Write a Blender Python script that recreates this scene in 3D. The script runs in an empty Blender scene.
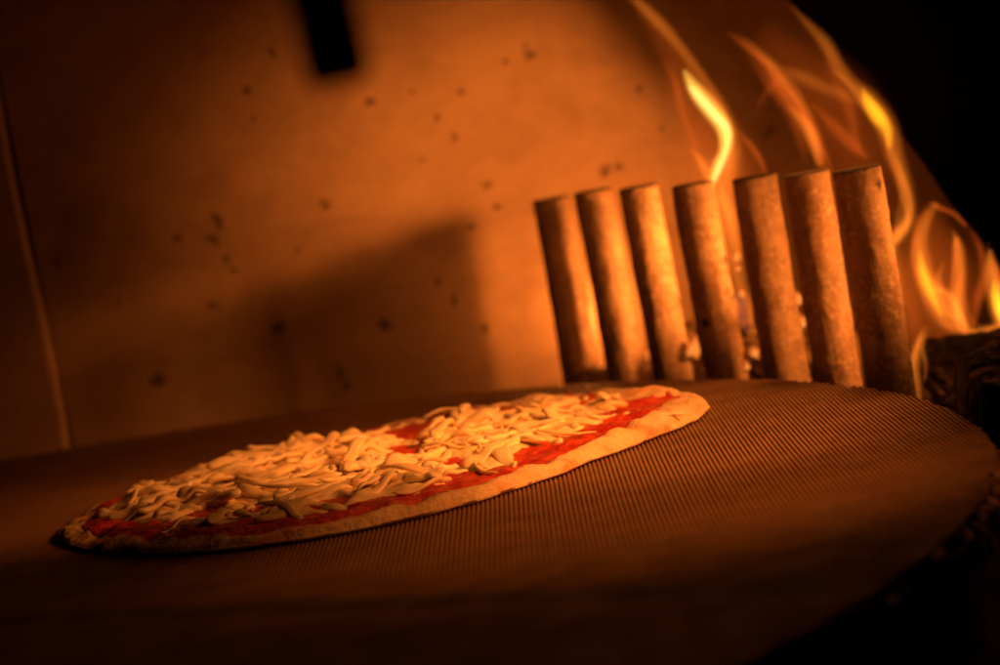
import bpy, bmesh, math, random
from math import sin, cos, pi, radians, sqrt, exp, atan2, hypot
from mathutils import Vector, Matrix, noise

random.seed(11)
C = bpy.context.scene.collection
sc = bpy.context.scene

# ------------------------------------------------------------------ camera
F, PITCH, H, ROLL = 2440.0, 0.0953, 0.1562, 0.180
fw = Vector((0, cos(PITCH), -sin(PITCH)))
up0 = Vector((0, sin(PITCH), cos(PITCH)))
rt0 = Vector((1, 0, 0))
CAM = Vector((0, 0, H))

def ray(x, y):
    dx = x - 500; dy = 332.5 - y
    u = dx * cos(ROLL) + dy * sin(ROLL); v = -dx * sin(ROLL) + dy * cos(ROLL)
    return (rt0 * u + up0 * v + fw * F) / F

def at_h(x, y, h=0.0):              # pixel -> point on the horizontal plane at height h
    r = ray(x, y); return CAM + r * ((h - H) / r.z)

def at(x, y, Y):                    # pixel -> point at depth Y
    r = ray(x, y); return CAM + r * (Y / r.y)

cam = bpy.data.cameras.new('camera'); co = bpy.data.objects.new('camera', cam); C.objects.link(co)
right = rt0 * cos(ROLL) - up0 * sin(ROLL)
upv = rt0 * sin(ROLL) + up0 * cos(ROLL)
M = Matrix((right, upv, -fw)).transposed().to_4x4(); M.translation = CAM
co.matrix_world = M
cam.sensor_width = 36; cam.lens = F / 1000 * 36
cam.clip_start = 0.02; cam.clip_end = 50
cam.dof.use_dof = True; cam.dof.focus_distance = 1.0; cam.dof.aperture_fstop = 7.8
sc.camera = co

# ------------------------------------------------------------------ world, view
w = bpy.data.worlds.new('World'); sc.world = w; w.use_nodes = True
w.node_tree.nodes['Background'].inputs[0].default_value = (0.0, 0.0, 0.0, 1)
w.node_tree.nodes['Background'].inputs[1].default_value = 0.0
sc.view_settings.view_transform = 'Standard'; sc.view_settings.look = 'None'
sc.view_settings.exposure = 0; sc.view_settings.gamma = 1
sc.cycles.use_denoising = True
sc.cycles.max_bounces = 6; sc.cycles.diffuse_bounces = 3
sc.cycles.transparent_max_bounces = 32

# ------------------------------------------------------------------ helpers
def link(name, me, mat=None, parent=None, smooth=True):
    o = bpy.data.objects.new(name, me); C.objects.link(o)
    if mat: me.materials.append(mat)
    if parent: o.parent = parent
    if smooth:
        for p in me.polygons: p.use_smooth = True
    return o

def mesh(name, verts, faces, outward=False):
    me = bpy.data.meshes.new(name); me.from_pydata([tuple(v) for v in verts], [], faces); me.update()
    if outward:
        bm = bmesh.new(); bm.from_mesh(me); bmesh.ops.recalc_face_normals(bm, faces=bm.faces); bm.to_mesh(me); bm.free()
    return me

def from_bm(name, bm):
    me = bpy.data.meshes.new(name); bm.to_mesh(me); bm.free(); return me

def tag(o, label=None, cat=None, group=None, kind=None):
    if label: o['label'] = label
    if cat: o['category'] = cat
    if group: o['group'] = group
    if kind: o['kind'] = kind
    return o

def empty(name, loc=(0, 0, 0)):
    o = bpy.data.objects.new(name, None); C.objects.link(o); o.location = loc; o.empty_display_size = 0.02
    return o

def box_me(name, x0, x1, y0, y1, z0, z1, bev=0.0):
    bm = bmesh.new(); bmesh.ops.create_cube(bm, size=1)
    bmesh.ops.scale(bm, verts=bm.verts, vec=(x1 - x0, y1 - y0, z1 - z0))
    bmesh.ops.translate(bm, verts=bm.verts, vec=((x0 + x1) / 2, (y0 + y1) / 2, (z0 + z1) / 2))
    if bev: bmesh.ops.bevel(bm, geom=bm.edges[:], offset=bev, segments=2, affect='EDGES')
    return from_bm(name, bm)

def fbm(x, y, z=0.0, o=3):
    s = 0; a = 1
    for i in range(o):
        s += a * noise.noise(Vector((x, y, z))); x *= 2.03; y *= 2.03; z *= 2.03; a *= .5
    return s

class NT:
    def __init__(s, name):
        s.m = bpy.data.materials.new(name); s.m.use_nodes = True; s.t = s.m.node_tree; s.n = s.t.nodes
        s.b = s.n['Principled BSDF']; s.out = s.n['Material Output']
    def new(s, t, **k):
        n = s.n.new(t)
        for a, b in k.items(): setattr(n, a, b)
        return n
    def L(s, a, b): s.t.links.new(a, b)
    def coord(s, kind='Object'):
        n = s.new('ShaderNodeTexCoord'); return n.outputs[kind]
    def noise(s, vec, scale, detail=4, rough=.55, dist=0):
        n = s.new('ShaderNodeTexNoise'); n.inputs['Scale'].default_value = scale; n.inputs['Detail'].default_value = detail
        n.inputs['Roughness'].default_value = rough; n.inputs['Distortion'].default_value = dist
        s.L(vec, n.inputs['Vector']); return n.outputs['Fac']
    def vor(s, vec, scale, feature='F1', rnd=1):
        n = s.new('ShaderNodeTexVoronoi'); n.feature = feature; n.inputs['Scale'].default_value = scale
        n.inputs['Randomness'].default_value = rnd
        s.L(vec, n.inputs['Vector']); return n.outputs['Distance']
    def ramp(s, fac, stops):
        n = s.new('ShaderNodeValToRGB'); cr = n.color_ramp
        while len(cr.elements) < len(stops): cr.elements.new(.5)
        for e, (p, c) in zip(cr.elements, stops):
            e.position = p; e.color = (c, c, c, 1) if not isinstance(c, (tuple, list)) else (*c, 1)
        s.L(fac, n.inputs[0]); return n.outputs[0]
    def mix(s, fac, a, b, mode='MIX'):
        n = s.new('ShaderNodeMix'); n.data_type = 'RGBA'; n.blend_type = mode
        for sock, v in ((n.inputs[0], fac), (n.inputs[6], a), (n.inputs[7], b)):
            if isinstance(v, (int, float)): sock.default_value = v
            elif isinstance(v, tuple): sock.default_value = (*v, 1)
            else: s.L(v, sock)
        return n.outputs[2]
    def math(s, op, a, b=0.0):
        n = s.new('ShaderNodeMath'); n.operation = op
        for sock, v in zip(n.inputs, (a, b)):
            if isinstance(v, (int, float)): sock.default_value = v
            else: s.L(v, sock)
        return n.outputs[0]
    def bump(s, h, dist, strength=1.0, normal=None):
        n = s.new('ShaderNodeBump'); n.inputs['Distance'].default_value = dist; n.inputs['Strength'].default_value = strength
        s.L(h, n.inputs['Height'])
        if normal: s.L(normal, n.inputs['Normal'])
        return n.outputs[0]
    def scale(s, vec, v):
        n = s.new('ShaderNodeMapping'); n.inputs['Scale'].default_value = v; s.L(vec, n.inputs[0]); return n.outputs[0]
    def fin(s, col=None, rough=.6, spec=.5, normal=None, metal=0):
        def setv(k, v):
            if v is None: return
            if isinstance(v, (int, float)): s.b.inputs[k].default_value = v
            elif isinstance(v, tuple): s.b.inputs[k].default_value = (*v, 1)
            else: s.L(v, s.b.inputs[k])
        setv('Base Color', col); setv('Roughness', rough); setv('Specular IOR Level', spec); setv('Metallic', metal)
        if normal: s.L(normal, s.b.inputs['Normal'])
        return s.m

# ------------------------------------------------------------------ materials
WALL_Y = 1.425
def wall_mat():
    t = NT('smoked_wall'); p = t.coord()
    n1 = t.noise(p, 6, 5); n2 = t.noise(p, 26, 5, .6); n3 = t.noise(p, 300, 3)
    base = t.mix(t.ramp(n1, [(.35, 0.0), (.7, 1.0)]), (.48, .34, .22), (.58, .43, .29))
    base = t.mix(t.ramp(n2, [(.42, 0.0), (.74, .40)]), base, (.26, .17, .10))
    n7 = t.noise(t.scale(p, (1, 1, 2.2)), 11, 6, .7, .8)
    base = t.mix(t.ramp(n7, [(.47, 0.0), (.68, .36)]), base, (.26, .17, .10))
    # soft scorched specks, each where it sits on the panel
    wn = t.new('ShaderNodeTexNoise'); wn.inputs['Scale'].default_value = 120; wn.inputs['Detail'].default_value = 2
    t.L(p, wn.inputs['Vector'])
    sub = t.new('ShaderNodeVectorMath', operation='SUBTRACT'); t.L(wn.outputs['Color'], sub.inputs[0]); sub.inputs[1].default_value = (.5, .5, .5)
    scl = t.new('ShaderNodeVectorMath', operation='SCALE'); t.L(sub.outputs[0], scl.inputs[0]); scl.inputs['Scale'].default_value = .011
    wp = t.new('ShaderNodeVectorMath', operation='ADD'); t.L(p, wp.inputs[0]); t.L(scl.outputs[0], wp.inputs[1])
    spots = [(216,222,9),(214,241,8),(227,259,6.5),(233,270,5),(213,305,8),(279,329,12),(384,325,9.5),(246,89,5),(253,119,4.5),
             (370,104,6),(438,118,5),(455,136,6),(424,159,5.5),(413,91,4),(461,91,6),(488,184,6),(326,203,6),(470,227,5),(440,283,6),
             (158,381,9),(58,263,6),(177,240,5),(485,328,5),(497,207,5.5),(531,56,8),(527,46,5),(605,171,8),(620,168,6.5),(345,386,7),
             (300,250,4),(340,372,6),(120,300,5),(640,90,5),(660,130,5),(770,130,7),(766,136,5),(505,60,5),(272,52,5),(455,300,5)]
    acc = None
    for x, y, r in spots:
        q = at(x, y, WALL_Y)
        d = t.new('ShaderNodeVectorMath', operation='DISTANCE'); t.L(wp.outputs[0], d.inputs[0]); d.inputs[1].default_value = tuple(q)
        v = t.math('DIVIDE', d.outputs['Value'], r * WALL_Y / F * 1.0)
        acc = v if acc is None else t.math('MINIMUM', acc, v)
    spot = t.ramp(acc, [(.35, .75), (.98, 0.0)])
    base = t.mix(spot, base, (.035, .018, .010))
    h = t.math('ADD', t.math('MULTIPLY', n3, .25), t.math('MULTIPLY', n2, .5))
    nr = t.bump(h, .0012, .45)
    return t.fin(base, t.ramp(n2, [(.3, .42), (.8, .62)]), .35, nr)

def soot_mat(name, c=.006, rough=.95, spec=.05):
    t = NT(name); p = t.coord(); n = t.noise(p, 60, 4)
    return t.fin(t.mix(n, (c * .7, c * .62, c * .5), (c * 1.5, c * 1.2, c)), rough, spec, t.bump(n, .002, .4))

def stone_mat():
    t = NT('ribbed_baking_stone'); p = t.coord()
    n1 = t.noise(p, 7, 5, .6); n2 = t.noise(p, 55, 4); n3 = t.noise(p, 900, 2)
    base = t.mix(t.ramp(n1, [(.35, 0.0), (.68, 1.0)]), (.15, .082, .036), (.225, .13, .062))
    base = t.mix(t.ramp(n2, [(.5, 0.0), (.74, .35)]), base, (.08, .048, .028))
    sep = t.new('ShaderNodeSeparateXYZ'); t.L(p, sep.inputs[0])
    # dark line across the near part of the stone
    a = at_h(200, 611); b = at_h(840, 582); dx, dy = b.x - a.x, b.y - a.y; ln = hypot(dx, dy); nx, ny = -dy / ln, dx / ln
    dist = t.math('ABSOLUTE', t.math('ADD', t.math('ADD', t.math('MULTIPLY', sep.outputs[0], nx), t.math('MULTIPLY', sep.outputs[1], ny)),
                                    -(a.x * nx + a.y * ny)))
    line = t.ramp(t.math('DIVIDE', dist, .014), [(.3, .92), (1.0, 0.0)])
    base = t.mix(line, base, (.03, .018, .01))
    # flour and crumbs
    v = t.vor(p, 75); fl = t.ramp(v, [(.03, .8), (.085, 0.0)])
    fl2 = t.math('MULTIPLY', fl, t.ramp(t.noise(p, 23, 2), [(.55, 0.0), (.62, 1.0)]))
    base = t.mix(fl2, base, (.75, .62, .45))
    nr = t.bump(t.math('ADD', n3, n2), .0006, .5)
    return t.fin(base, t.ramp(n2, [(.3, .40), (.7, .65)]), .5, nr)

def rod_mat():
    t = NT('scaled_steel'); p = t.coord()
    oi = t.new('ShaderNodeObjectInfo'); add = t.new('ShaderNodeVectorMath', operation='ADD')
    t.L(p, add.inputs[0])
    cmb = t.new('ShaderNodeCombineXYZ')
    for i in range(3): t.L(t.math('MULTIPLY', oi.outputs['Random'], 7 + 5 * i), cmb.inputs[i])
    t.L(cmb.outputs[0], add.inputs[1]); q = add.outputs[0]
    st = t.scale(q, (1, 1, .3))
    n1 = t.noise(q, 45, 6, .65, .6); n2 = t.noise(st, 140, 5, .6); n3 = t.noise(q, 420, 3); n4 = t.noise(q, 16, 3)
    base = t.mix(t.ramp(n1, [(.38, 0.0), (.62, 1.0)]), (.38, .25, .15), (.58, .43, .29))
    base = t.mix(t.ramp(n2, [(.5, 0.0), (.68, .5)]), base, (.16, .09, .05))
    base = t.mix(t.ramp(n3, [(.54, 0.0), (.64, .7)]), base, (.78, .62, .46))
    v = t.vor(q, 48); base = t.mix(t.ramp(v, [(.05, .85), (.12, 0.0)]), base, (.75, .6, .45))
    v2 = t.vor(q, 31, rnd=1); base = t.mix(t.ramp(v2, [(.05, .9), (.1, 0.0)]), base, (.02, .012, .008))
    base = t.mix(t.ramp(n4, [(.48, 0.0), (.7, .4)]), base, (.12, .07, .04))
    n6 = t.noise(q, 130, 4, .7, 1.0); base = t.mix(t.ramp(n6, [(.57, 0.0), (.65, .45)]), base, (.72, .56, .40))
    h = t.math('ADD', t.math('MULTIPLY', n1, 1.0), t.math('MULTIPLY', n2, .6))
    return t.fin(base, t.ramp(n1, [(.3, .45), (.7, .72)]), .4, t.bump(h, .0016, .9))

def dough_mat():
    t = NT('raw_dough'); p = t.coord()
    n1 = t.noise(p, 40, 5); n2 = t.noise(p, 420, 4, .6); n3 = t.noise(p, 120, 4)
    base = t.mix(t.ramp(n1, [(.35, 0.0), (.7, 1.0)]), (.70, .51, .32), (.84, .69, .49))
    base = t.mix(t.ramp(n3, [(.56, 0.0), (.72, .35)]), base, (.55, .34, .16))
    n5 = t.noise(t.scale(p, (.35, 1, 1)), 85, 4, .6)
    base = t.mix(t.ramp(n5, [(.50, 0.0), (.66, .85)]), base, (.60, .24, .09))
    t.b.inputs['Subsurface Weight'].default_value = .25
    t.b.inputs['Subsurface Radius'].default_value = (.006, .003, .0015)
    t.b.inputs['Subsurface Scale'].default_value = .6
    h = t.math('ADD', t.math('MULTIPLY', n2, .5), n3)
    return t.fin(base, .75, .3, t.bump(h, .0024, .9))

def sauce_mat():
    t = NT('tomato_sauce'); p = t.coord()
    n1 = t.noise(p, 90, 5); n2 = t.noise(p, 260, 4)
    base = t.mix(t.ramp(n1, [(.35, 0.0), (.7, 1.0)]), (.38, .016, .008), (.74, .10, .035))
    t.b.inputs['Subsurface Weight'].default_value = .15
    t.b.inputs['Subsurface Radius'].default_value = (.004, .001, .0005)
    return t.fin(base, t.ramp(n2, [(.35, .22), (.65, .5)]), .5, t.bump(t.math('ADD', n1, n2), .0018, .9))

def cheese_mat():
    t = NT('mozzarella'); p = t.coord()
    n1 = t.noise(p, 60, 4); n2 = t.noise(p, 350, 3)
    base = t.mix(t.ramp(n1, [(.35, 0.0), (.7, 1.0)]), (.90, .72, .46), (.95, .84, .62))
    base = t.mix(t.ramp(t.noise(p, 33, 3), [(.60, 0.0), (.78, .45)]), base, (.80, .34, .13))
    t.b.inputs['Subsurface Weight'].default_value = .35
    t.b.inputs['Subsurface Radius'].default_value = (.007, .004, .002)
    t.b.inputs['Subsurface Scale'].default_value = .6
    return t.fin(base, .38, .45, t.bump(t.math('ADD', n1, t.math('MULTIPLY', n2, .4)), .0008, .6))

def char_mat(name, ash=.5, glow=0.0):
    t = NT(name); p = t.coord()
    n1 = t.noise(p, 50, 5, .65); n2 = t.noise(p, 200, 4); v = t.vor(p, 70, 'DISTANCE_TO_EDGE')
    base = t.mix(t.ramp(n1, [(.5, 0.0), (.72, ash)]), (.016, .011, .008), (.30, .22, .16))
    crack = t.ramp(v, [(.0, 1.0), (.12, 0.0)])
    base = t.mix(crack, base, (.006, .004, .003))
    if glow:
        t.L(t.mix(t.math('MULTIPLY', crack, t.ramp(n1, [(.5, 0.0), (.62, 1.0)])), (0, 0, 0), (1.0, .16, .015)), t.b.inputs['Emission Color'])
        t.b.inputs['Emission Strength'].default_value = glow
    h = t.math('ADD', t.math('MULTIPLY', t.ramp(v, [(0, 0.0), (.2, 1.0)]), 1.0), n2)
    return t.fin(base, .8, .25, t.bump(h, .003, .9))

def bark_mat():
    t = NT('burning_bark'); p = t.coord()
    n1 = t.noise(t.scale(p, (.4, 1, 1)), 70, 5, .65, .8); n2 = t.noise(p, 240, 4)
    base = t.mix(t.ramp(n1, [(.42, 0.0), (.60, 1.0)]), (.03, .018, .012), (.55, .40, .27))
    base = t.mix(t.ramp(n2, [(.56, 0.0), (.68, .8)]), base, (.7, .55, .4))
    return t.fin(base, .75, .3, t.bump(t.math('ADD', n1, n2), .004, .9))

def ember_mat():
    t = NT('glowing_ember'); p = t.coord(); n = t.noise(p, 90, 4)
    t.L(t.ramp(n, [(.40, (.25, .02, .002)), (.52, (1, .20, .025)), (.66, (1, .33, .045))]), t.b.inputs['Emission Color'])
    t.b.inputs['Emission Strength'].default_value = .95
    return t.fin((.1, .05, .03), .9, .1)

FLAME = 2.3
def flame_mat(name, col, strength):
    m = bpy.data.materials.new(name); m.use_nodes = True; n = m.node_tree.nodes
    n.remove(n['Principled BSDF'])
    e = n.new('ShaderNodeEmission'); e.inputs[0].default_value = (*col, 1); e.inputs[1].default_value = strength * FLAME
    m.node_tree.links.new(e.outputs[0], n['Material Output'].inputs['Volume'])
    return m

M_wall = wall_mat(); M_soot = soot_mat('sooty_steel', .0012, 1.0, 0.0); M_floor = soot_mat('sooty_firebrick', .008, .95, .03)
M_stone = stone_mat(); M_rod = rod_mat(); M_dough = dough_mat(); M_sauce = sauce_mat(); M_cheese = cheese_mat()
M_char = char_mat('charred_wood', .9, .0); M_coal = char_mat('charcoal', .05); M_bark = bark_mat(); M_burnt = soot_mat('burnt_end', .09, .9, .1); M_ember = ember_mat()

# ------------------------------------------------------------------ the setting
FLOOR = -.062
fl = link('floor', box_me('floor', -1.2, 1.0, .2, WALL_Y + .06, FLOOR - .03, FLOOR), M_floor, smooth=False)
tag(fl, kind='structure')

oven = empty('pizza_oven', (0, WALL_Y, FLOOR))
tag(oven, 'firelit oven wall with dark specks and a black arched rim on the right', 'oven')
INV = Matrix.Translation(-Vector(oven.location))
def child(o, par):
    o.parent = par; o.matrix_parent_inverse = Matrix.Translation(-Vector(par.location)); return o
SX = at(40, 300, WALL_Y).x
back = child(link('back_wall', box_me('back_wall', SX + .0028, .9, WALL_Y, WALL_Y + .03, FLOOR, .75), M_wall, smooth=False), oven)
left = child(link('side_panel', box_me('side_panel', -1.1, SX - .003, WALL_Y - .004, WALL_Y + .034, FLOOR, .75), M_wall, smooth=False), oven)
# rounded seam bead between the panels
def tube(path, r, seg=12):
    vs = []; fs = []
    for i, p in enumerate(path):
        for k in range(seg):
            a = 2 * pi * k / seg; vs.append((p.x + r * cos(a), p.y + r * sin(a), p.z))
    for i in range(len(path) - 1):
        for k in range(seg):
            fs.append((i * seg + k, i * seg + (k + 1) % seg, (i + 1) * seg + (k + 1) % seg, (i + 1) * seg + k))
    fs.append(tuple(range(seg))[::-1]); fs.append(tuple((len(path) - 1) * seg + k for k in range(seg)))
    return mesh('tube', vs, fs, True)
zs = [FLOOR + i * (.75 - FLOOR) / 30 for i in range(31)]
bead = child(link('seam_bead', tube([Vector((SX - .0035 + .0012 * sin(z * 30), WALL_Y + .001, z)) for z in zs], .0042), M_wall), oven)

# black arched rim in front of the back wall: opening edge traced on the right, closed above the view
AY = 1.34
pts = [at(x, y, AY) for x, y in [(1040, 372), (1003, 272), (966, 222), (930, 168), (893, 120), (850, 66), (795, 2), (745, -50)]]
edge = [(pts[0].x + .012, FLOOR)] + [(p.x, p.z) for p in pts]
last = edge[-1]
for i in range(1, 15):                                  # crown and far side of the arch, outside the picture
    a = i / 14
    edge.append((last[0] - .95 * (1 - cos(a * pi)) / 2, last[1] + .22 * sin(a * pi) - a * .0))
edge.append((edge[-1][0] - .03, FLOOR))
vs = []; fs = []
n = len(edge)
outer = [(1.0, FLOOR)]
for i in range(1, n - 1):
    a = (i - 1) / (n - 3); outer.append((1.0 - 2.1 * a, FLOOR + .95 * min(1, 6 * a * (1 - a)) ** .5 if 0 < a < 1 else FLOOR + .3))
outer.append((-1.1, FLOOR))
for yy in (AY, AY + .012):
    for (x, z) in edge: vs.append((x, yy, z))
    for (x, z) in outer: vs.append((x, yy, z))
for i in range(n - 1):
    a, b, c, d = i, i + 1, n + i + 1, n + i
    fs.append((a, b, c, d)); fs.append((a + 2 * n, d + 2 * n, c + 2 * n, b + 2 * n))
    fs.append((a, a + 2 * n, b + 2 * n, b)); fs.append((d, c, c + 2 * n, d + 2 * n))
rim = child(link('arch_rim', mesh('arch_rim', vs, fs, True), M_soot, smooth=False), oven)
roof = child(link('roof_panel', box_me('roof_panel', -1.1, 1.0, AY + .014, WALL_Y + .03, .752, .77), M_soot, smooth=False), oven)

# ------------------------------------------------------------------ ribbed baking stone
SC = Vector((-.2952, .9458, 0)); R = .4695
stone = empty('baking_stone', (SC.x, SC.y, FLOOR))
tag(stone, 'large round ribbed baking stone carrying the pizza, its rim chipped and crumbly', 'baking stone')
pitch = .00186; dep = .00078
vs = []; fs = []
prof = [(0, -dep), (.12, -dep * .9), (.30, -dep * .08), (.40, 0), (.62, 0), (.72, -dep * .08), (.9, -dep * .9)]
k0 = int(-R / pitch); k1 = int(R / pitch)
cols = []
for k in range(k0, k1):
    jit = random.uniform(-.0016, .0010)
    if random.random() < .12: jit -= random.uniform(0, .006)
    for fx, z in prof:
        x = (k + fx) * pitch
        if abs(x) > R - .0015: continue
        yc = sqrt(R * R - x * x)
        j = jit * (1.0 if fx > .25 else .5) / max(.25, yc / R) ** .5
        cols.append((x, yc + j, z))
NY = 40
TH = radians(.9)
for x, yc, z in cols:
    for j in range(NY + 1):
        y = -yc + 2 * yc * j / NY
        wob = .00010 * noise.noise(Vector((x * 900, y * 60, 0))) + .0003 * noise.noise(Vector((x * 25, y * 25, 3)))
        vs.append((SC.x + x * cos(TH) + y * sin(TH), SC.y + y * cos(TH) - x * sin(TH), z + wob))
for i in range(len(cols) - 1):
    for j in range(NY):
        a = i * (NY + 1) + j; fs.append((a, a + NY + 1, a + NY + 2, a + 1))
child(link('ribbed_surface', mesh('ribbed_surface', vs, fs), M_stone, smooth=False), stone)
# body with a chipped rim
vs = []; fs = []; SEG = 900
rings = [(0.0, -dep - .0006), (-.0005, -.003), (.0012, -.006), (.0005, -.012), (-.001, -.019), (-.004, -.022)]
for ri, (dr, z) in enumerate(rings):
    for s_ in range(SEG):
        a = 2 * pi * s_ / SEG; ch = .0036 * noise.noise(Vector((cos(a) * 60, sin(a) * 60, z * 200))) + .0026 * noise.noise(Vector((cos(a) * 260, sin(a) * 260, z * 300)))
        rr = R + dr + ch - (.001 if ri == 0 else 0); vs.append((SC.x + rr * cos(a), SC.y + rr * sin(a), z + .4 * ch * (ri > 0)))
for i in range(len(rings) - 1):
    for k in range(SEG): fs.append((i * SEG + k, (i + 1) * SEG + k, (i + 1) * SEG + (k + 1) % SEG, i * SEG + (k + 1) % SEG))
fs.append(tuple(range(SEG))); fs.append(tuple((len(rings) - 1) * SEG + k for k in range(SEG))[::-1])
child(link('stone_rim', mesh('stone_rim', vs, fs), M_stone, smooth=False), stone)
bm = bmesh.new(); bmesh.ops.create_cone(bm, cap_ends=True, segments=48, radius1=.16, radius2=.12, depth=-.022 - FLOOR)
bmesh.ops.translate(bm, verts=bm.verts, vec=(SC.x, SC.y, (FLOOR - .022) / 2 - .0001))
child(link('turntable_base', from_bm('turntable_base', bm), M_soot, smooth=False), stone)

# ------------------------------------------------------------------ pizza
near = [(48, 526), (62, 538), (110, 545), (160, 547), (200, 546), (260, 540), (330, 529), (400, 515), (470, 496), (540, 474), (600, 451), (650, 433), (690, 416), (709, 403)]
far = [(702, 393), (680, 388), (640, 385), (600, 386), (550, 391), (480, 402), (400, 415), (330, 430), (260, 445), (200, 458), (140, 479), (90, 503), (60, 517)]
PC = Vector((-.066, 1.108, 0))
pol = []
for p in near: q = at_h(*p, .0035) - PC; pol.append((atan2(q.y, q.x), hypot(q.x, q.y)))
for p in far: q = at_h(*p, .0085) - PC; pol.append((atan2(q.y, q.x), hypot(q.x, q.y) + .002))
pol.sort()
def r_out(a):
    a = (a + pi) % (2 * pi) - pi
    s = sw = 0
    for pa, pr in pol:
        d = abs(pa - a); d = min(d, 2 * pi - d); wgt = exp(-(d / .16) ** 2) + 1e-9
        s += pr * wgt; sw += wgt
    return s / sw + .0012 * noise.noise(Vector((cos(a) * 5, sin(a) * 5, 8.5))) +   .0013 * noise.noise(Vector((cos(a) * 13, sin(a) * 14, 3)))
print('pizza r', [round(r_out(i * pi / 6), 4) for i in range(12)])
def sm(a, b, x):
    t_ = max(0, min(1, (x - a) / (b - a))); return t_ * t_ * (3 - 2 * t_)
def crust_h(x, y):
    a = atan2(y, x); r = hypot(x, y); ro = r_out(a); e = ro - r              # e: metres in from the rim
    bare = sm(.9, 0, abs(a - .05))                                             # the wide bare part on the right
    rim = .0053 + .0021 * cos(a) + .0019 * noise.noise(Vector((cos(a) * 7, sin(a) * 7, 1))) + .0009 * noise.noise(Vector((cos(a) * 16, sin(a) * 16, 2)))
    inner = .0042
    wrim = .013 + .012 * bare + .003 * noise.noise(Vector((cos(a) * 6, sin(a) * 6, 4)))
    h = inner + (rim - inner) * (1 - sm(wrim * .45, wrim * 1.25, e))
    if e < .006: h *= sqrt(max(0, 1 - ((.006 - e) / .006) ** 2)) * .80 + .20
    # finger-pressed folds running radially inwards
    fold = noise.noise(Vector((cos(a) * 13 + r * 4, sin(a) * 13, r * 12)))
    h += .0026 * fold * sm(.004, .012, e) * (1 - sm(.022, .045 + .02 * bare, e)) * (.8 + 1.7 * bare)
    h += (.0005 + .0005 * sm(.03, .01, e)) * fbm(x * 90, y * 90, 0) + .00022 * fbm(x * 400, y * 400, 5)
    return h
pizza = empty('pizza', (PC.x, PC.y, 0.0))
tag(pizza, 'uncooked round pizza with red sauce and shredded cheese on the ribbed stone', 'pizza')
NA, NR = 620, 130
vs = []; fs = []
for i in range(NR + 1):
    f = (i / NR) ** .62 if i else 0
    for k in range(NA):
        a = 2 * pi * k / NA; r = r_out(a) * f; x, y = r * cos(a), r * sin(a); vs.append((x, y, max(.0012, crust_h(x, y))))
for i in range(NR):
    for k in range(NA): fs.append((i * NA + k, (i + 1) * NA + k, (i + 1) * NA + (k + 1) % NA, i * NA + (k + 1) % NA))
base = len(vs)
for dr, z in ((.0006, .0018), (-.0008, .0004)):
    for k in range(NA):
        a = 2 * pi * k / NA; r = r_out(a) + dr; vs.append((r * cos(a), r * sin(a), z))
for i in (NR, NR + 1):
    for k in range(NA): fs.append((i * NA + k, (i + 1) * NA + k, (i + 1) * NA + (k + 1) % NA, i * NA + (k + 1) % NA))
fs.append(tuple((NR + 2) * NA + k for k in range(NA))[::-1])
link('crust', mesh('crust', vs, fs), M_dough, pizza)

# sauce: sheet that dips under the dough where there is none
def loc(x, y, h=.007): q = at_h(x, y, h) - PC; return q.x, q.y
def sauce_t(x, y):
    a = atan2(y, x); r = hypot(x, y); ro = r_out(a); e = ro - r
    bare = sm(.75, 0, abs(a - .05))
    lim = .011 + .008 * bare + .004 * noise.noise(Vector((cos(a) * 4, sin(a) * 4, 9)))
    stre = noise.noise(Vector((x * 38 + 3, y * 22, 2.2)))
    t_ = (e - lim) / .010 + stre * (.7 + 1.3 * bare) * (1 - sm(.03, .07, e))
    return max(-1, min(1, t_, (e - .009) / .005))
vs = []; fs = []; NA2, NR2 = 420, 110
for i in range(NR2 + 1):
    f = (i / NR2) * .93
    for k in range(NA2):
        a = 2 * pi * k / NA2; r = r_out(a) * f; x, y = r * cos(a), r * sin(a)
        t_ = sauce_t(x, y)
        vs.append((x, y, crust_h(x, y) + .0013 * t_ + .0008 * fbm(x * 130, y * 130, 4) * max(t_, 0)))
for i in range(NR2):
    for k in range(NA2): fs.append((i * NA2 + k, (i + 1) * NA2 + k, (i + 1) * NA2 + (k + 1) % NA2, i * NA2 + (k + 1) % NA2))
link('tomato_sauce', mesh('tomato_sauce', vs, fs), M_sauce, pizza)

# cheese heaps
gaps = [(*loc(562, 447), .020), (*loc(600, 436), .016), (*loc(645, 402), .013), (*loc(600, 395), .012), (*loc(575, 392), .010), (*loc(330, 500), .008), (*loc(200, 512), .010), (*loc(500, 424), .007),
        (*loc(480, 442), .006), (*loc(655, 420), .010), (*loc(430, 478), .006)]
def dens(x, y):
    a = atan2(y, x); r = hypot(x, y); e = r_out(a) - r
    bare = sm(.8, 0, abs(a - .05))
    front = sm(1.3, .3, abs(a + pi / 2))
    lim = .018 + .010 * bare + .008 * front + .006 * noise.noise(Vector((cos(a) * 4, sin(a) * 4, 2)))
    d = sm(lim - .006, lim + .014, e)
    for gx, gy, gr in gaps:
        d *= sm(gr * .6, gr * 1.35, hypot(x - gx, (y - gy) * .6))
    return d * max(0, .66 + 1.0 * noise.noise(Vector((x * 34, y * 24, 7))))
def heap(x, y):
    d = max(0, min(1.1, dens(x, y)))
    ridges = abs(noise.noise(Vector((x * 85 + y * 30, y * 60, 2)))) * .0050 + abs(noise.noise(Vector((x * 150, y * 90, 6)))) * .0024
    return crust_h(x, y) + .001 + sm(.25, .8, d) * (.0016 + .62 * ridges) - (1 - sm(.1, .5, d)) * .0035
vs = []; fs = []; NA3, NR3 = 520, 170
for i in range(NR3 + 1):
    f = (i / NR3) * .93
    for k in range(NA3):
        a = 2 * pi * k / NA3; r = r_out(a) * f; x, y = r * cos(a), r * sin(a); vs.append((x, y, heap(x, y)))
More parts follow.
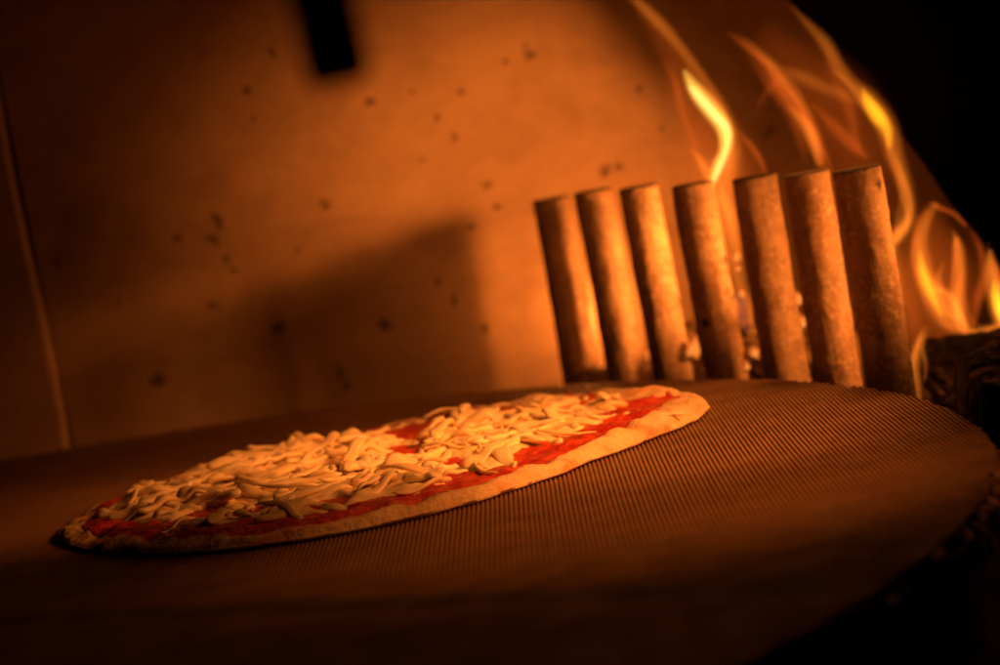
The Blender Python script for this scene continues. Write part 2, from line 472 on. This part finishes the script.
for i in range(NR3):
    for k in range(NA3): fs.append((i * NA3 + k, (i + 1) * NA3 + k, (i + 1) * NA3 + (k + 1) % NA3, i * NA3 + (k + 1) % NA3))
link('melted_cheese', mesh('melted_cheese', vs, fs), M_cheese, pizza)

def shred(x, y, az, L, wd, th, lift, bend, pit):
    """bent, slightly twisted strip of grated cheese; returns verts, faces"""
    vs = []; fs = []; N = 12; S = 10; tw0 = random.uniform(-.6, .6); tw1 = random.uniform(-1.6, 1.6)
    nz = random.uniform(0, 90); c1 = random.uniform(.7, 1.2); wav = random.uniform(-.0012, .0012)
    for i in range(N + 1):
        t_ = i / N - .5
        s = t_ * L; cx = s; cy = bend * L * (t_ * t_ - .08) * 4 * .5 + .0012 * noise.noise(Vector((t_ * 3, nz, 0)))
        px = x + cx * cos(az) - cy * sin(az); py = y + cx * sin(az) + cy * cos(az)
        g = heap(px, py) if hypot(px, py) < .145 else .006
        pz = max(g, heap(x, y) * .6 + g * .4) + lift + s * sin(pit) + wav * sin(t_ * 7)
        e = 1 - abs(2 * t_) ** 5; e = max(.30 if 0 < i < N else .12, sqrt(max(0, e)))
        e *= c1 * (.82 + .36 * noise.noise(Vector((t_ * 2.6, nz, 3))))
        tw = tw0 + tw1 * t_
        da = az + 2 * bend * 2 * t_
        for k in range(S):
            a = 2 * pi * k / S
            ca, sa = cos(a), sin(a)
            ww = wd * .5 * e * math.copysign(abs(ca) ** .7, ca); hh = th * .5 * e * math.copysign(abs(sa) ** .7, sa)
            l1 = ww * cos(tw) - hh * sin(tw); l2 = ww * sin(tw) + hh * cos(tw)
            vs.append((px - l1 * sin(da), py + l1 * cos(da), pz + l2))
    for i in range(N):
        for k in range(S): fs.append((i * S + k, i * S + (k + 1) % S, (i + 1) * S + (k + 1) % S, (i + 1) * S + k))
    fs.append(tuple(range(S))[::-1]); fs.append(tuple(N * S + k for k in range(S)))
    return vs, fs
items = []
tries = 0
while len(items) < 250 and tries < 20000:
    tries += 1
    a = random.uniform(0, 2 * pi); r = .145 * sqrt(random.random()); x, y = r * cos(a), r * sin(a)
    d = dens(x, y)
    if d < .30 or random.random() > d: continue
    if any(hypot(x - q[0], y - q[1]) < .0060 for q in items): continue
    L = random.choice([random.uniform(.012, .018), random.uniform(.016, .028), random.uniform(.022, .038)])
    az = random.gauss(.2, .6) if random.random() < .7 else random.uniform(0, pi)
    wd = random.uniform(.0042, .0085); th = wd * random.uniform(.38, .6)
    stack = random.choice([0, 0, .0008, .0022]) * min(1, d)
    items.append((x, y, az, L, wd, th, .0006 + stack, random.gauss(0, .22), random.uniform(-.2, .2)))
# a few shreds read off the photograph
for (px, py, h, az, L, wd, bend, lift, pit) in [(340, 432, .012, .15, .020, .0085, .1, .0035, .1), (352, 452, .012, 1.2, .026, .0065, .1, .004, .35),
        (655, 417, .008, .35, .026, .0036, -.45, .0008, 0), (612, 410, .009, .1, .017, .006, .1, .002, .1), (583, 394, .010, 1.35, .013, .0065, 0, .003, .6),
        (240, 487, .010, -.05, .034, .0062, .15, .0012, 0), (300, 478, .011, .1, .036, .0066, -.1, .002, .03), (560, 405, .010, 1.1, .018, .0075, .1, .002, .3)]:
    x, y = loc(px, py, h); items.append((x, y, az, L, wd, wd * .7, lift, bend, pit))
def seen(q):  # nearer and larger first
    return -(q[3] * q[4]) * (1.4 - q[1] * 4) * (1.0 + q[0] * 2)
order = sorted(items, key=seen)
rv = []; rf = []
for i, q in enumerate(order):
    v, f = shred(*q)
    if i < 99:
        link('cheese_shred', mesh('cheese_shred', v, f, True), M_cheese, pizza)
    else:
        b = len(rv); rv += v; rf += [tuple(b + j for j in ff) for ff in f]
# crumbs of cheese join the same uncounted rest
for i in range(90):
    a = random.uniform(0, 2 * pi); r = .128 * sqrt(random.random()); x, y = r * cos(a), r * sin(a)
    v, f = shred(x, y, a * 3, random.uniform(.002, .0045), random.uniform(.0015, .003), .002, .0004, 0, 0)
    b = len(rv); rv += v; rf += [tuple(b + j for j in ff) for ff in f]
tag(link('shredded_cheese', mesh('shredded_cheese', rv, rf, True), M_cheese, pizza), kind='stuff')

# ------------------------------------------------------------------ posts
tops = [(550, 198), (593, 190), (639, 186), (693, 183), (754, 176), (805, 172), (855, 168)]
wid = [.0215, .0215, .0215, .0222, .0222, .0222, .0222]
depth = [1.375, 1.338, 1.300, 1.258, 1.215, 1.170, 1.125]
labels = ['round scaly metal post farthest left of the row, against the bare glowing wall',
          'second round post from the left of the row, its top edge ragged and dark',
          'third round post from the left of the row, pale and evenly lit',
          'middle post of the row of seven, the bright flame tip licking its top right corner',
          'mottled post just right of the bright flame tip, embers glowing on both its sides',
          'post second from the right of the row, with a dark crack below its top',
          'rightmost and nearest post of the row, open flames beside its lit right edge']
for i, ((px, py), lab) in enumerate(zip(tops, labels)):
    q = at(px, py, depth[i]); rr = wid[i] / 2; top = q.z
    vs = []; fs = []; S = 56
    zz = [FLOOR + (top - .0009 - FLOOR) * j / 70 for j in range(71)]
    prof = [(rr, z) for z in zz] + [(rr - .0004, top - .0003), (rr - .0011, top)]
    for j, (r0, z) in enumerate(prof):
        for k in range(S):
            a = 2 * pi * k / S
            d = .00045 * fbm(cos(a) * 1.6 + i * 9, sin(a) * 1.6, z * 60, 3) + .0002 * noise.noise(Vector((cos(a) * 7 + i, sin(a) * 7, z * 400)))
            lx = .0006 * sin(z * 25 + i)
            chip = -.0009 * max(0, noise.noise(Vector((cos(a) * 3 + 5 * i, sin(a) * 3, 1)))) * (j >= len(prof) - 3)
            vs.append((r0 * cos(a) + d * cos(a) + lx, r0 * sin(a) + d * sin(a), z + chip - FLOOR))
    for j in range(len(prof) - 1):
        for k in range(S): fs.append((j * S + k, j * S + (k + 1) % S, (j + 1) * S + (k + 1) % S, (j + 1) * S + k))
    fs.append(tuple((len(prof) - 1) * S + k for k in range(S))); fs.append(tuple(range(S))[::-1])
    o = link('metal_post', mesh('metal_post', vs, fs, True), M_rod)
    o.location = (q.x, q.y, FLOOR); o.data.materials.append(M_burnt)
    for f_ in o.data.polygons:
        if f_.center.z > top - FLOOR - .0011 and f_.normal.z > .2: f_.material_index = 1
    tag(o, lab, 'post', 'row of seven posts standing behind the stone')
    if i in (0, 6): print('post', i, tuple(round(c, 3) for c in q))

# ------------------------------------------------------------------ logs, embers, charcoal
def log_mesh(L, r, seed, cracks=.0025, nx=90, ns=64, gx=.012, ga=10):
    vs = []; fs = []
    for i in range(nx + 1):
        x = (i / nx - .5) * L
        endr = 1 - .12 * (abs(2 * i / nx - 1) ** 12)
        for k in range(ns):
            a = 2 * pi * k / ns
            n0 = fbm(x * 14 + seed, cos(a) * 1.2, sin(a) * 1.2 + seed, 3) * r * .10
            wx = x / gx + .5 * noise.noise(Vector((x * 30, a * 1.5, seed))); wa = a / (2 * pi) * ga + .35 * noise.noise(Vector((x * 45, cos(a) * 2, sin(a) * 2 + seed)))
            fx = abs(wx - round(wx)); fa = abs(wa - round(wa))
            c = max(exp(-(fx / .09) ** 2), exp(-(fa / .09) ** 2))
            rr = r * endr + n0 - cracks * c + .0007 * noise.noise(Vector((x * 300, cos(a) * 8, sin(a) * 8)))
            vs.append((x, rr * cos(a), rr * sin(a)))
    for i in range(nx):
        for k in range(ns): fs.append((i * ns + k, (i + 1) * ns + k, (i + 1) * ns + (k + 1) % ns, i * ns + (k + 1) % ns))
    vs.append((-L / 2 - .001, 0, 0)); vs.append((L / 2 + .001, 0, 0))
    for k in range(ns):
        fs.append((len(vs) - 2, k, (k + 1) % ns)); fs.append((len(vs) - 1, nx * ns + (k + 1) % ns, nx * ns + k))
    return mesh('log', vs, fs, True)
def put_log(name, L, r, loc_, rot, mat, label, seed, cat='log', group=None, **k):
    o = link(name, log_mesh(L, r, seed, **k), mat); o.location = loc_; o.rotation_euler = rot
    return tag(o, label, cat, group)
G = 'firewood burning behind the posts'
p = at(1010, 372, 1.17)
put_log('charred_log', .20, .031, (p.x + .060, 1.19, p.z - .012), (.2, radians(0), radians(-8)), M_char, 'charred log at the right edge, cracked into small blocks under the open flames', 3.1, group=G)
put_log('charred_log', .22, .027, (.315, 1.12, FLOOR + .040), (.7, 0, radians(8)), M_char, 'black cracked log lying low against the chipped rim of the stone at the right', 8.4, group=G, cracks=.003)
q = at(742, 330, 1.30)
put_log('burning_log', .11, .020, (q.x + .012, 1.30, q.z - .018), (0, radians(6), radians(-40)), M_bark, 'speckled burning log seen through the gaps between the middle and right posts', 5.2, group=G, cracks=.001)
q = at(700, 372, 1.33)
put_log('burning_log', .16, .022, (q.x + .01, 1.345, FLOOR + .034), (.5, radians(3), radians(-20)), M_bark, 'paler burning log lying lowest behind the third and fourth posts', 6.7, group=G, cracks=.0015)

def chunk(name, c, s, mat, seed, stretch=(1, 1, 1), rot=0):
    bm = bmesh.new(); bmesh.ops.create_icosphere(bm, subdivisions=3, radius=1)
    for v in bm.verts:
        d = 1 + .45 * noise.cell(v.co * 1.7 + Vector((seed, 0, 0))) - .2 + .25 * noise.noise(v.co * 2.4 + Vector((seed, 3, 1)))
        v.co = Vector((v.co.x * s * stretch[0], v.co.y * s * stretch[1], v.co.z * s * stretch[2])) * d
    bmesh.ops.smooth_vert(bm, verts=bm.verts, factor=.5, use_axis_x=True, use_axis_y=True, use_axis_z=True)
    o = link(name, from_bm(name, bm), mat, smooth=False); o.location = c; o.rotation_euler = (0, 0, rot); return o
em = [(738, 268, 2.6, 1.25, 'pinhead ember just under the highest one in the gap left of the mottled post'),
      (747, 366, 3.2, 1.25, 'orange ember lowest in the gap left of the mottled post'),
      (648, 352, 3.2, 1.34, 'dim ember at the foot of the gap between the second and third posts'),
      (736, 256, 4.5, 1.25, 'small glowing ember highest in the gap left of the mottled post'),
      (742, 292, 3.5, 1.25, 'tiny reddish ember midway down the gap left of the mottled post'),
      (798, 298, 5.5, 1.235, 'bright yellow ember in the gap right of the mottled post, upper of two'),
      (801, 322, 6.0, 1.235, 'bright yellow ember in the gap right of the mottled post, lower of two'),
      (694, 348, 8.5, 1.29, 'pale glowing ember filling the foot of the gap right of the third post'),
      (755, 352, 5, 1.25, 'dull orange ember at the foot of the gap left of the mottled post'),
      (690, 283, 3.5, 1.30, 'faint ember halfway up the gap right of the third post')]
for i, (x, y, s, Y, lab) in enumerate(em):
    tag(chunk('ember', at(x, y, Y), s * Y / F, M_ember, i * 3.3, (1, 1, 1.5)), lab, 'ember', 'embers glowing between the posts')
coals = [(985, 455, .90, .013, 'charcoal lump touching the stone rim at the far right of the picture'),
         (1012, 500, .88, .018, 'brownish charcoal lump cut by the right edge of the picture, beside the stone'),
         (950, 545, .84, .014, 'charcoal lump in the shadow below the right rim of the stone'),
         (985, 590, .84, .017, 'large charcoal lump deep in the lower right corner'),
         (905, 600, .78, .012, 'faintly lit charcoal lump nearest the camera in the lower right')]
for i, (x, y, Y, s, lab) in enumerate(coals):
    q = at(x, y, Y); q.z = FLOOR + s * .8
    q.x = max(q.x, SC.x + sqrt(max(0, (R + s + .004) ** 2 - (q.y - SC.y) ** 2)))
    tag(chunk('charcoal_lump', q, s, M_coal, 4 + i * 2.1, (1.2, 1, .8), i), lab, 'charcoal', 'charcoal lying around the stone rim')

# ------------------------------------------------------------------ hanging bar near the lens
q = at(338, 60, .45)
bm = bmesh.new(); bmesh.ops.create_cone(bm, cap_ends=True, segments=28, radius1=.0060, radius2=.0060, depth=.26)
bmesh.ops.bevel(bm, geom=[e for e in bm.edges if len(e.link_faces) == 2 and abs(e.verts[0].co.z - e.verts[1].co.z) < 1e-6], offset=.0012, segments=2, affect='EDGES')
bar = link('hanging_bar', from_bm('hanging_bar', bm), M_soot); bar.location = (q.x - .006, q.y, q.z + .1255); bar.rotation_euler = (0, radians(-2.5), 0)
tag(bar, 'black out-of-focus bar hanging down into the top of the view', 'bar')

# ------------------------------------------------------------------ flames: closed glowing gas bodies
F_or = (1.0, .22, .018); F_ye = (1.0, .52, .06); F_re = (1.0, .14, .012)
fm = {}
def fmat(kind, s):
    k = (kind, s)
    if k not in fm: fm[k] = flame_mat('flame_' + kind, {'orange': F_or, 'yellow': F_ye, 'red': F_re, 'gold': (1.0, .42, .008), 'blue': (.18, .05, .9), 'pale': (1.0, .62, .20)}[kind], s)
    return fm[k]
def catmull(P, n=10):
    out = []
    for i in range(len(P) - 1):
        p0 = P[max(0, i - 1)]; p1 = P[i]; p2 = P[i + 1]; p3 = P[min(len(P) - 1, i + 2)]
        for j in range(n):
            t_ = j / n
            out.append(tuple(.5 * ((2 * b) + (-a + c) * t_ + (2 * a - 5 * b + 4 * c - d) * t_ * t_ + (-a + 3 * b - 3 * c + d) * t_ ** 3) for a, b, c, d in zip(p0, p1, p2, p3)))
    out.append(P[-1]); return out
def gas(path, Y, mat, depth=1.0, name='flame', parent=None, seed=0.0):
    """path: (x, y, half width px, [dY]) -> lens-shaped closed body following it"""
    P = catmull([tuple(p) + (0,) * (4 - len(p)) for p in path]); S = 28
    pts = [(at(x, y, Y + dY + .006 * sin(i * .13 + seed)), max(.3, wd * 1.55) * Y / F) for i, (x, y, wd, dY) in enumerate(P)]
    vs = []; fs = []
    for i, (c, wd) in enumerate(pts):
        a = pts[max(0, i - 1)][0]; b = pts[min(len(pts) - 1, i + 1)][0]
        t_ = (b - a).normalized(); dp = Vector((.25, 1, 0)).normalized(); side = t_.cross(dp).normalized(); dp = side.cross(t_).normalized()
        for k in range(S):
            an = 2 * pi * k / S
            # lens section: thick in the middle, thin at the borders
            sx = cos(an); th = sin(an) * (abs(sin(an)) ** 3.2)
            vs.append(c + side * (sx * wd) + dp * (th * wd * depth))
    for i in range(len(pts) - 1):
        for k in range(S): fs.append((i * S + k, i * S + (k + 1) % S, (i + 1) * S + (k + 1) % S, (i + 1) * S + k))
    fs.append(tuple(range(S))[::-1]); fs.append(tuple((len(pts) - 1) * S + k for k in range(S)))
    return link(name, mesh(name, vs, fs, True), mat, parent)
def flame(label, bodies, Y, seed=0.0):
    f = empty('flame', tuple(at(bodies[0][1][-1][0], bodies[0][1][-1][1], Y)))
    tag(f, label, 'flame', 'flames rising from the firewood')
    rnd = random.Random(int(seed * 7) + 3); extra = []
    for nm, path, mat, dp in bodies:                     # fine strands peeling off the main body
        if nm != 'outer_flame': continue
        for q_ in range(3):
            i0 = rnd.randrange(0, max(1, len(path) - 4)); seg_ = path[i0:i0 + rnd.randint(4, 6)]; ox, oy = rnd.uniform(-11, 11), rnd.uniform(-6, 6)
            m_ = len(seg_) - 1
            extra.append(('flame_strand', [(x + ox * (.3 + k / m_) + rnd.uniform(-4, 4), y + oy + rnd.uniform(-4, 4), (.4 + 2.2 * sin(pi * k / m_)), rnd.uniform(-.01, .01)) for k, (x, y, *_r) in enumerate(seg_)],
                          fmat(rnd.choice(['orange', 'red']), 34), .6))
    bodies = bodies + extra
    for i, (nm, path, mat, dp) in enumerate(bodies):
        o = gas(path, Y, mat, dp, nm, None, seed + i); child(o, f)
    return f

flame('tall slender yellow-tipped flame curling up above the middle post', [
    ('outer_flame', [(622, -14, 3), (640, 4, 5), (662, 26, 6), (684, 52, 5), (704, 80, 5), (722, 112, 7), (731, 150, 9), (726, 190, 8), (730, 240, 7), (745, 300, 5), (752, 340, 3)], fmat('orange', 26), .5),
    ('flame_core', [(684, 70, 2), (694, 88, 6), (708, 106, 7.5), (724, 128, 7), (725, 150, 5.5), (717, 168, 5.5), (711, 188, 3)], fmat('yellow', 75), .6),
    ('flame_core', [(690, 86, 2), (700, 98, 4), (714, 114, 4), (727, 130, 3.4), (727, 146, 3), (718, 170, 3), (712, 184, 1.6)], fmat('pale', 95), .6),
    ('flame_wisp', [(716, 176, 2), (722, 196, 5), (731, 216, 6), (736, 240, 5), (740, 262, 2)], fmat('orange', 34), .6),
    ('flame_wisp', [(664, 60, 1), (676, 84, 4), (682, 110, 4), (690, 132, 3), (698, 150, 1)], fmat('red', 20), .5),
    ('flame_veil', [(636, 0, 3), (652, 24, 8), (676, 62, 14), (690, 100, 20), (708, 140, 30), (722, 180, 34), (735, 220, 26), (745, 260, 12)], fmat('red', 4.5), .5),
    ('flame_wisp', [(690, 148, 1), (700, 160, 4), (708, 176, 4), (711, 186, 2)], fmat('orange', 45), .6),
    ('flame_wisp', [(733, 128, 1), (748, 142, 3), (760, 160, 3.5), (766, 176, 2)], fmat('red', 30), .6)], 1.26, 1.0)
flame('ragged red-orange flame drifting above the fifth and sixth posts', [
    ('outer_flame', [(726, 32, 1), (744, 44, 4), (768, 66, 6), (788, 92, 7), (806, 118, 7), (818, 145, 6), (824, 175, 4), (826, 240, 2)], fmat('red', 22), .5),
    ('flame_wisp', [(742, 36, 1), (760, 52, 4), (786, 78, 5), (800, 100, 5), (812, 130, 4), (816, 160, 1)], fmat('orange', 15), .5),
    ('flame_wisp', [(748, 58, 1), (770, 84, 5), (790, 112, 5), (800, 140, 4), (806, 165, 1)], fmat('red', 16), .5),
    ('flame_wisp', [(778, 66, 1), (800, 76, 6), (826, 88, 6), (846, 96, 5), (866, 108, 2)], fmat('orange', 14), .5),
    ('flame_wisp', [(786, 104, 1), (802, 120, 5), (813, 140, 6), (820, 165, 3)], fmat('orange', 50), .5),
    ('flame_wisp', [(752, 120, 1), (762, 100, 3), (775, 84, 4), (790, 76, 2)], fmat('red', 12), .5),
    ('flame_wisp', [(822, 60, 1), (838, 84, 5), (850, 110, 6), (856, 140, 4), (864, 160, 1)], fmat('red', 14), .5),
    ('flame_wisp', [(812, 104, 2), (836, 128, 6), (854, 146, 6), (868, 158, 2)], fmat('red', 18), .5),
    ('flame_veil', [(760, 30, 10), (800, 70, 28), (835, 110, 36), (860, 160, 34), (880, 220, 20)], fmat('red', 2.2), .4)], 1.28, 2.2)
flame('thin flame with a yellow knot beside the black arch rim', [
    ('outer_flame', [(790, 6, 1), (808, 24, 4), (826, 44, 6), (838, 66, 6), (852, 84, 6), (868, 98, 8), (886, 124, 9), (895, 156, 8), (905, 186, 7), (910, 214, 6), (902, 234, 6), (890, 246, 3)], fmat('orange', 22), .5),
    ('flame_core', [(862, 88, 1), (867, 100, 5), (878, 116, 6.5), (887, 130, 5), (890, 148, 2)], fmat('gold', 75), .6),
    ('flame_wisp', [(893, 150, 1), (902, 176, 3), (909, 200, 3.5), (908, 220, 4), (896, 236, 4.5), (887, 250, 1)], fmat('orange', 55), .6)], 1.25, 3.1)
flame('looping orange flame rising from the charred log next to the nearest post', [
    ('outer_flame', [(938, 204, 2), (928, 216, 5), (920, 240, 7), (922, 266, 9), (930, 290, 9), (940, 312, 8), (952, 326, 6), (975, 333, 3)], fmat('orange', 30), .6),
    ('flame_core', [(920, 250, 1), (922, 268, 3.5), (928, 286, 5), (934, 300, 3.5), (942, 316, 1.5)], fmat('gold', 85), .6),
    ('flame_wisp', [(930, 203, 1), (940, 208, 2.5), (954, 214, 2.5), (966, 226, 2)], fmat('red', 45), .6),
    ('flame_wisp', [(900, 196, 1), (898, 222, 4), (893, 250, 6), (898, 280, 5), (905, 305, 2)], fmat('orange', 26), .6),
    ('flame_wisp', [(944, 262, 1), (938, 280, 4), (944, 300, 6), (958, 318, 5), (966, 332, 2)], fmat('orange', 34), .6),
    ('flame_wisp', [(968, 226, 1), (980, 248, 4), (984, 276, 5), (978, 300, 5), (972, 330, 2)], fmat('red', 22), .6),
    ('flame_veil', [(934, 200, 4), (930, 230, 20), (934, 270, 34), (945, 310, 34), (960, 334, 18)], fmat('red', 5), .4)], 1.235, 4.0)
flame('pair of upright orange flame tongues on top of the charred log', [
    ('outer_flame', [(953, 230, 1), (958, 248, 5), (959, 272, 6), (957, 298, 7), (960, 320, 6), (968, 334, 2)], fmat('orange', 40), .6),
    ('flame_wisp', [(930, 291, 1), (940, 290, 3), (952, 298, 4), (960, 314, 4), (968, 328, 3)], fmat('orange', 60), .6),
    ('flame_wisp', [(968, 330, 2), (982, 331, 4), (996, 328, 4), (1014, 322, 3)], fmat('orange', 60), .6)], 1.23, 5.0)
flame('bright yellow flame cut by the right edge of the picture', [
    ('outer_flame', [(990, 250, 2), (992, 272, 7), (998, 300, 9), (1006, 326, 8), (1018, 340, 4)], fmat('orange', 40), .6),
    ('flame_core', [(994, 280, 1), (997, 298, 5), (1004, 316, 6), (1012, 332, 2)], fmat('gold', 110), .7)], 1.22, 6.0)
flame('narrow pale wisp of flame against the lower right side of the nearest post', [
    ('outer_flame', [(926, 326, 1), (920, 342, 4), (915, 362, 4.5), (917, 384, 4), (920, 400, 2)], fmat('orange', 38), .6),
    ('flame_veil', [(902, 240, 2), (905, 280, 8), (912, 320, 9), (916, 350, 5)], fmat('red', 12), .5)], 1.18, 7.0)
flame('small bluish flame low in the gap left of the mottled post', [
    ('outer_flame', [(737, 286, 1), (741, 300, 4), (744, 318, 4.5), (747, 334, 2)], fmat('blue', 1.8), .8)], 1.27, 8.0)

# ------------------------------------------------------------------ firelight, plus added fill spots in front where no flame stands
def lamp(name, loc_, power, r, col=(1.0, .255, .038), aim=None, half=40, blend=1.0):
    l = bpy.data.lights.new(name, 'SPOT' if aim else 'POINT'); l.energy = power; l.shadow_soft_size = r; l.color = col
    o = bpy.data.objects.new(name, l); C.objects.link(o); o.location = loc_
    if aim:
        l.spot_size = radians(half * 2); l.spot_blend = blend
        o.rotation_euler = (Vector(aim) - Vector(loc_)).to_track_quat('-Z', 'Y').to_euler()
    return o
lamp('wall_glow', (.33, 1.18, .13), 47, .095, aim=(.03, 1.425, .12), half=9)
lamp('wall_glow', (.33, 1.18, .13), 1.0, .10, aim=(-.1, 1.425, .14), half=11)
lamp('front_flame_light', (.29, 1.09, .11), 3.0, .02, aim=(.12, 1.20, .02), half=26)
lamp('post_glow', (.34, 1.15, .11), 18, .025, aim=(.07, 1.31, .045), half=10.5)
lamp('pizza_fill', (.25, .78, .23), 11.5, .018, aim=(.04, 1.06, 0), half=19.5)  # added spot from the front, brightens pizza and near crust
lamp('fill_glow', (.25, .78, .20), 2.9, .05, aim=(.0, 1.425, .07), half=9.5)  # added spot, lightens the posts' shadow on the wall
lamp('pizza_fill', (.30, .95, .25), 7, .018, aim=(-.1, 1.1, 0), half=14)  # added spot, lifts the left part of the pizza
lamp('pizza_fill', (.22, .80, .20), 1.6, .018, aim=(-.08, 1.06, 0), half=16)  # added weak spot for the pizza's front left
lamp('ember_light', (.06, 1.395, .02), .17, .01)
lamp('stone_fill', (.25, .85, .30), 5.0, .03, aim=(.06, .88, 0), half=22)  # added spot, brightens the near part of the stone
lamp('high_flame_light', (.19, 1.215, .215), 1.5, .014, aim=(.10, 1.09, 0), half=30)
lamp('fire_light', (.36, 1.10, .13), .20, .02)
lamp('log_glow', (.30, 1.08, .09), .5, .015, aim=(.27, 1.19, .01), half=35)
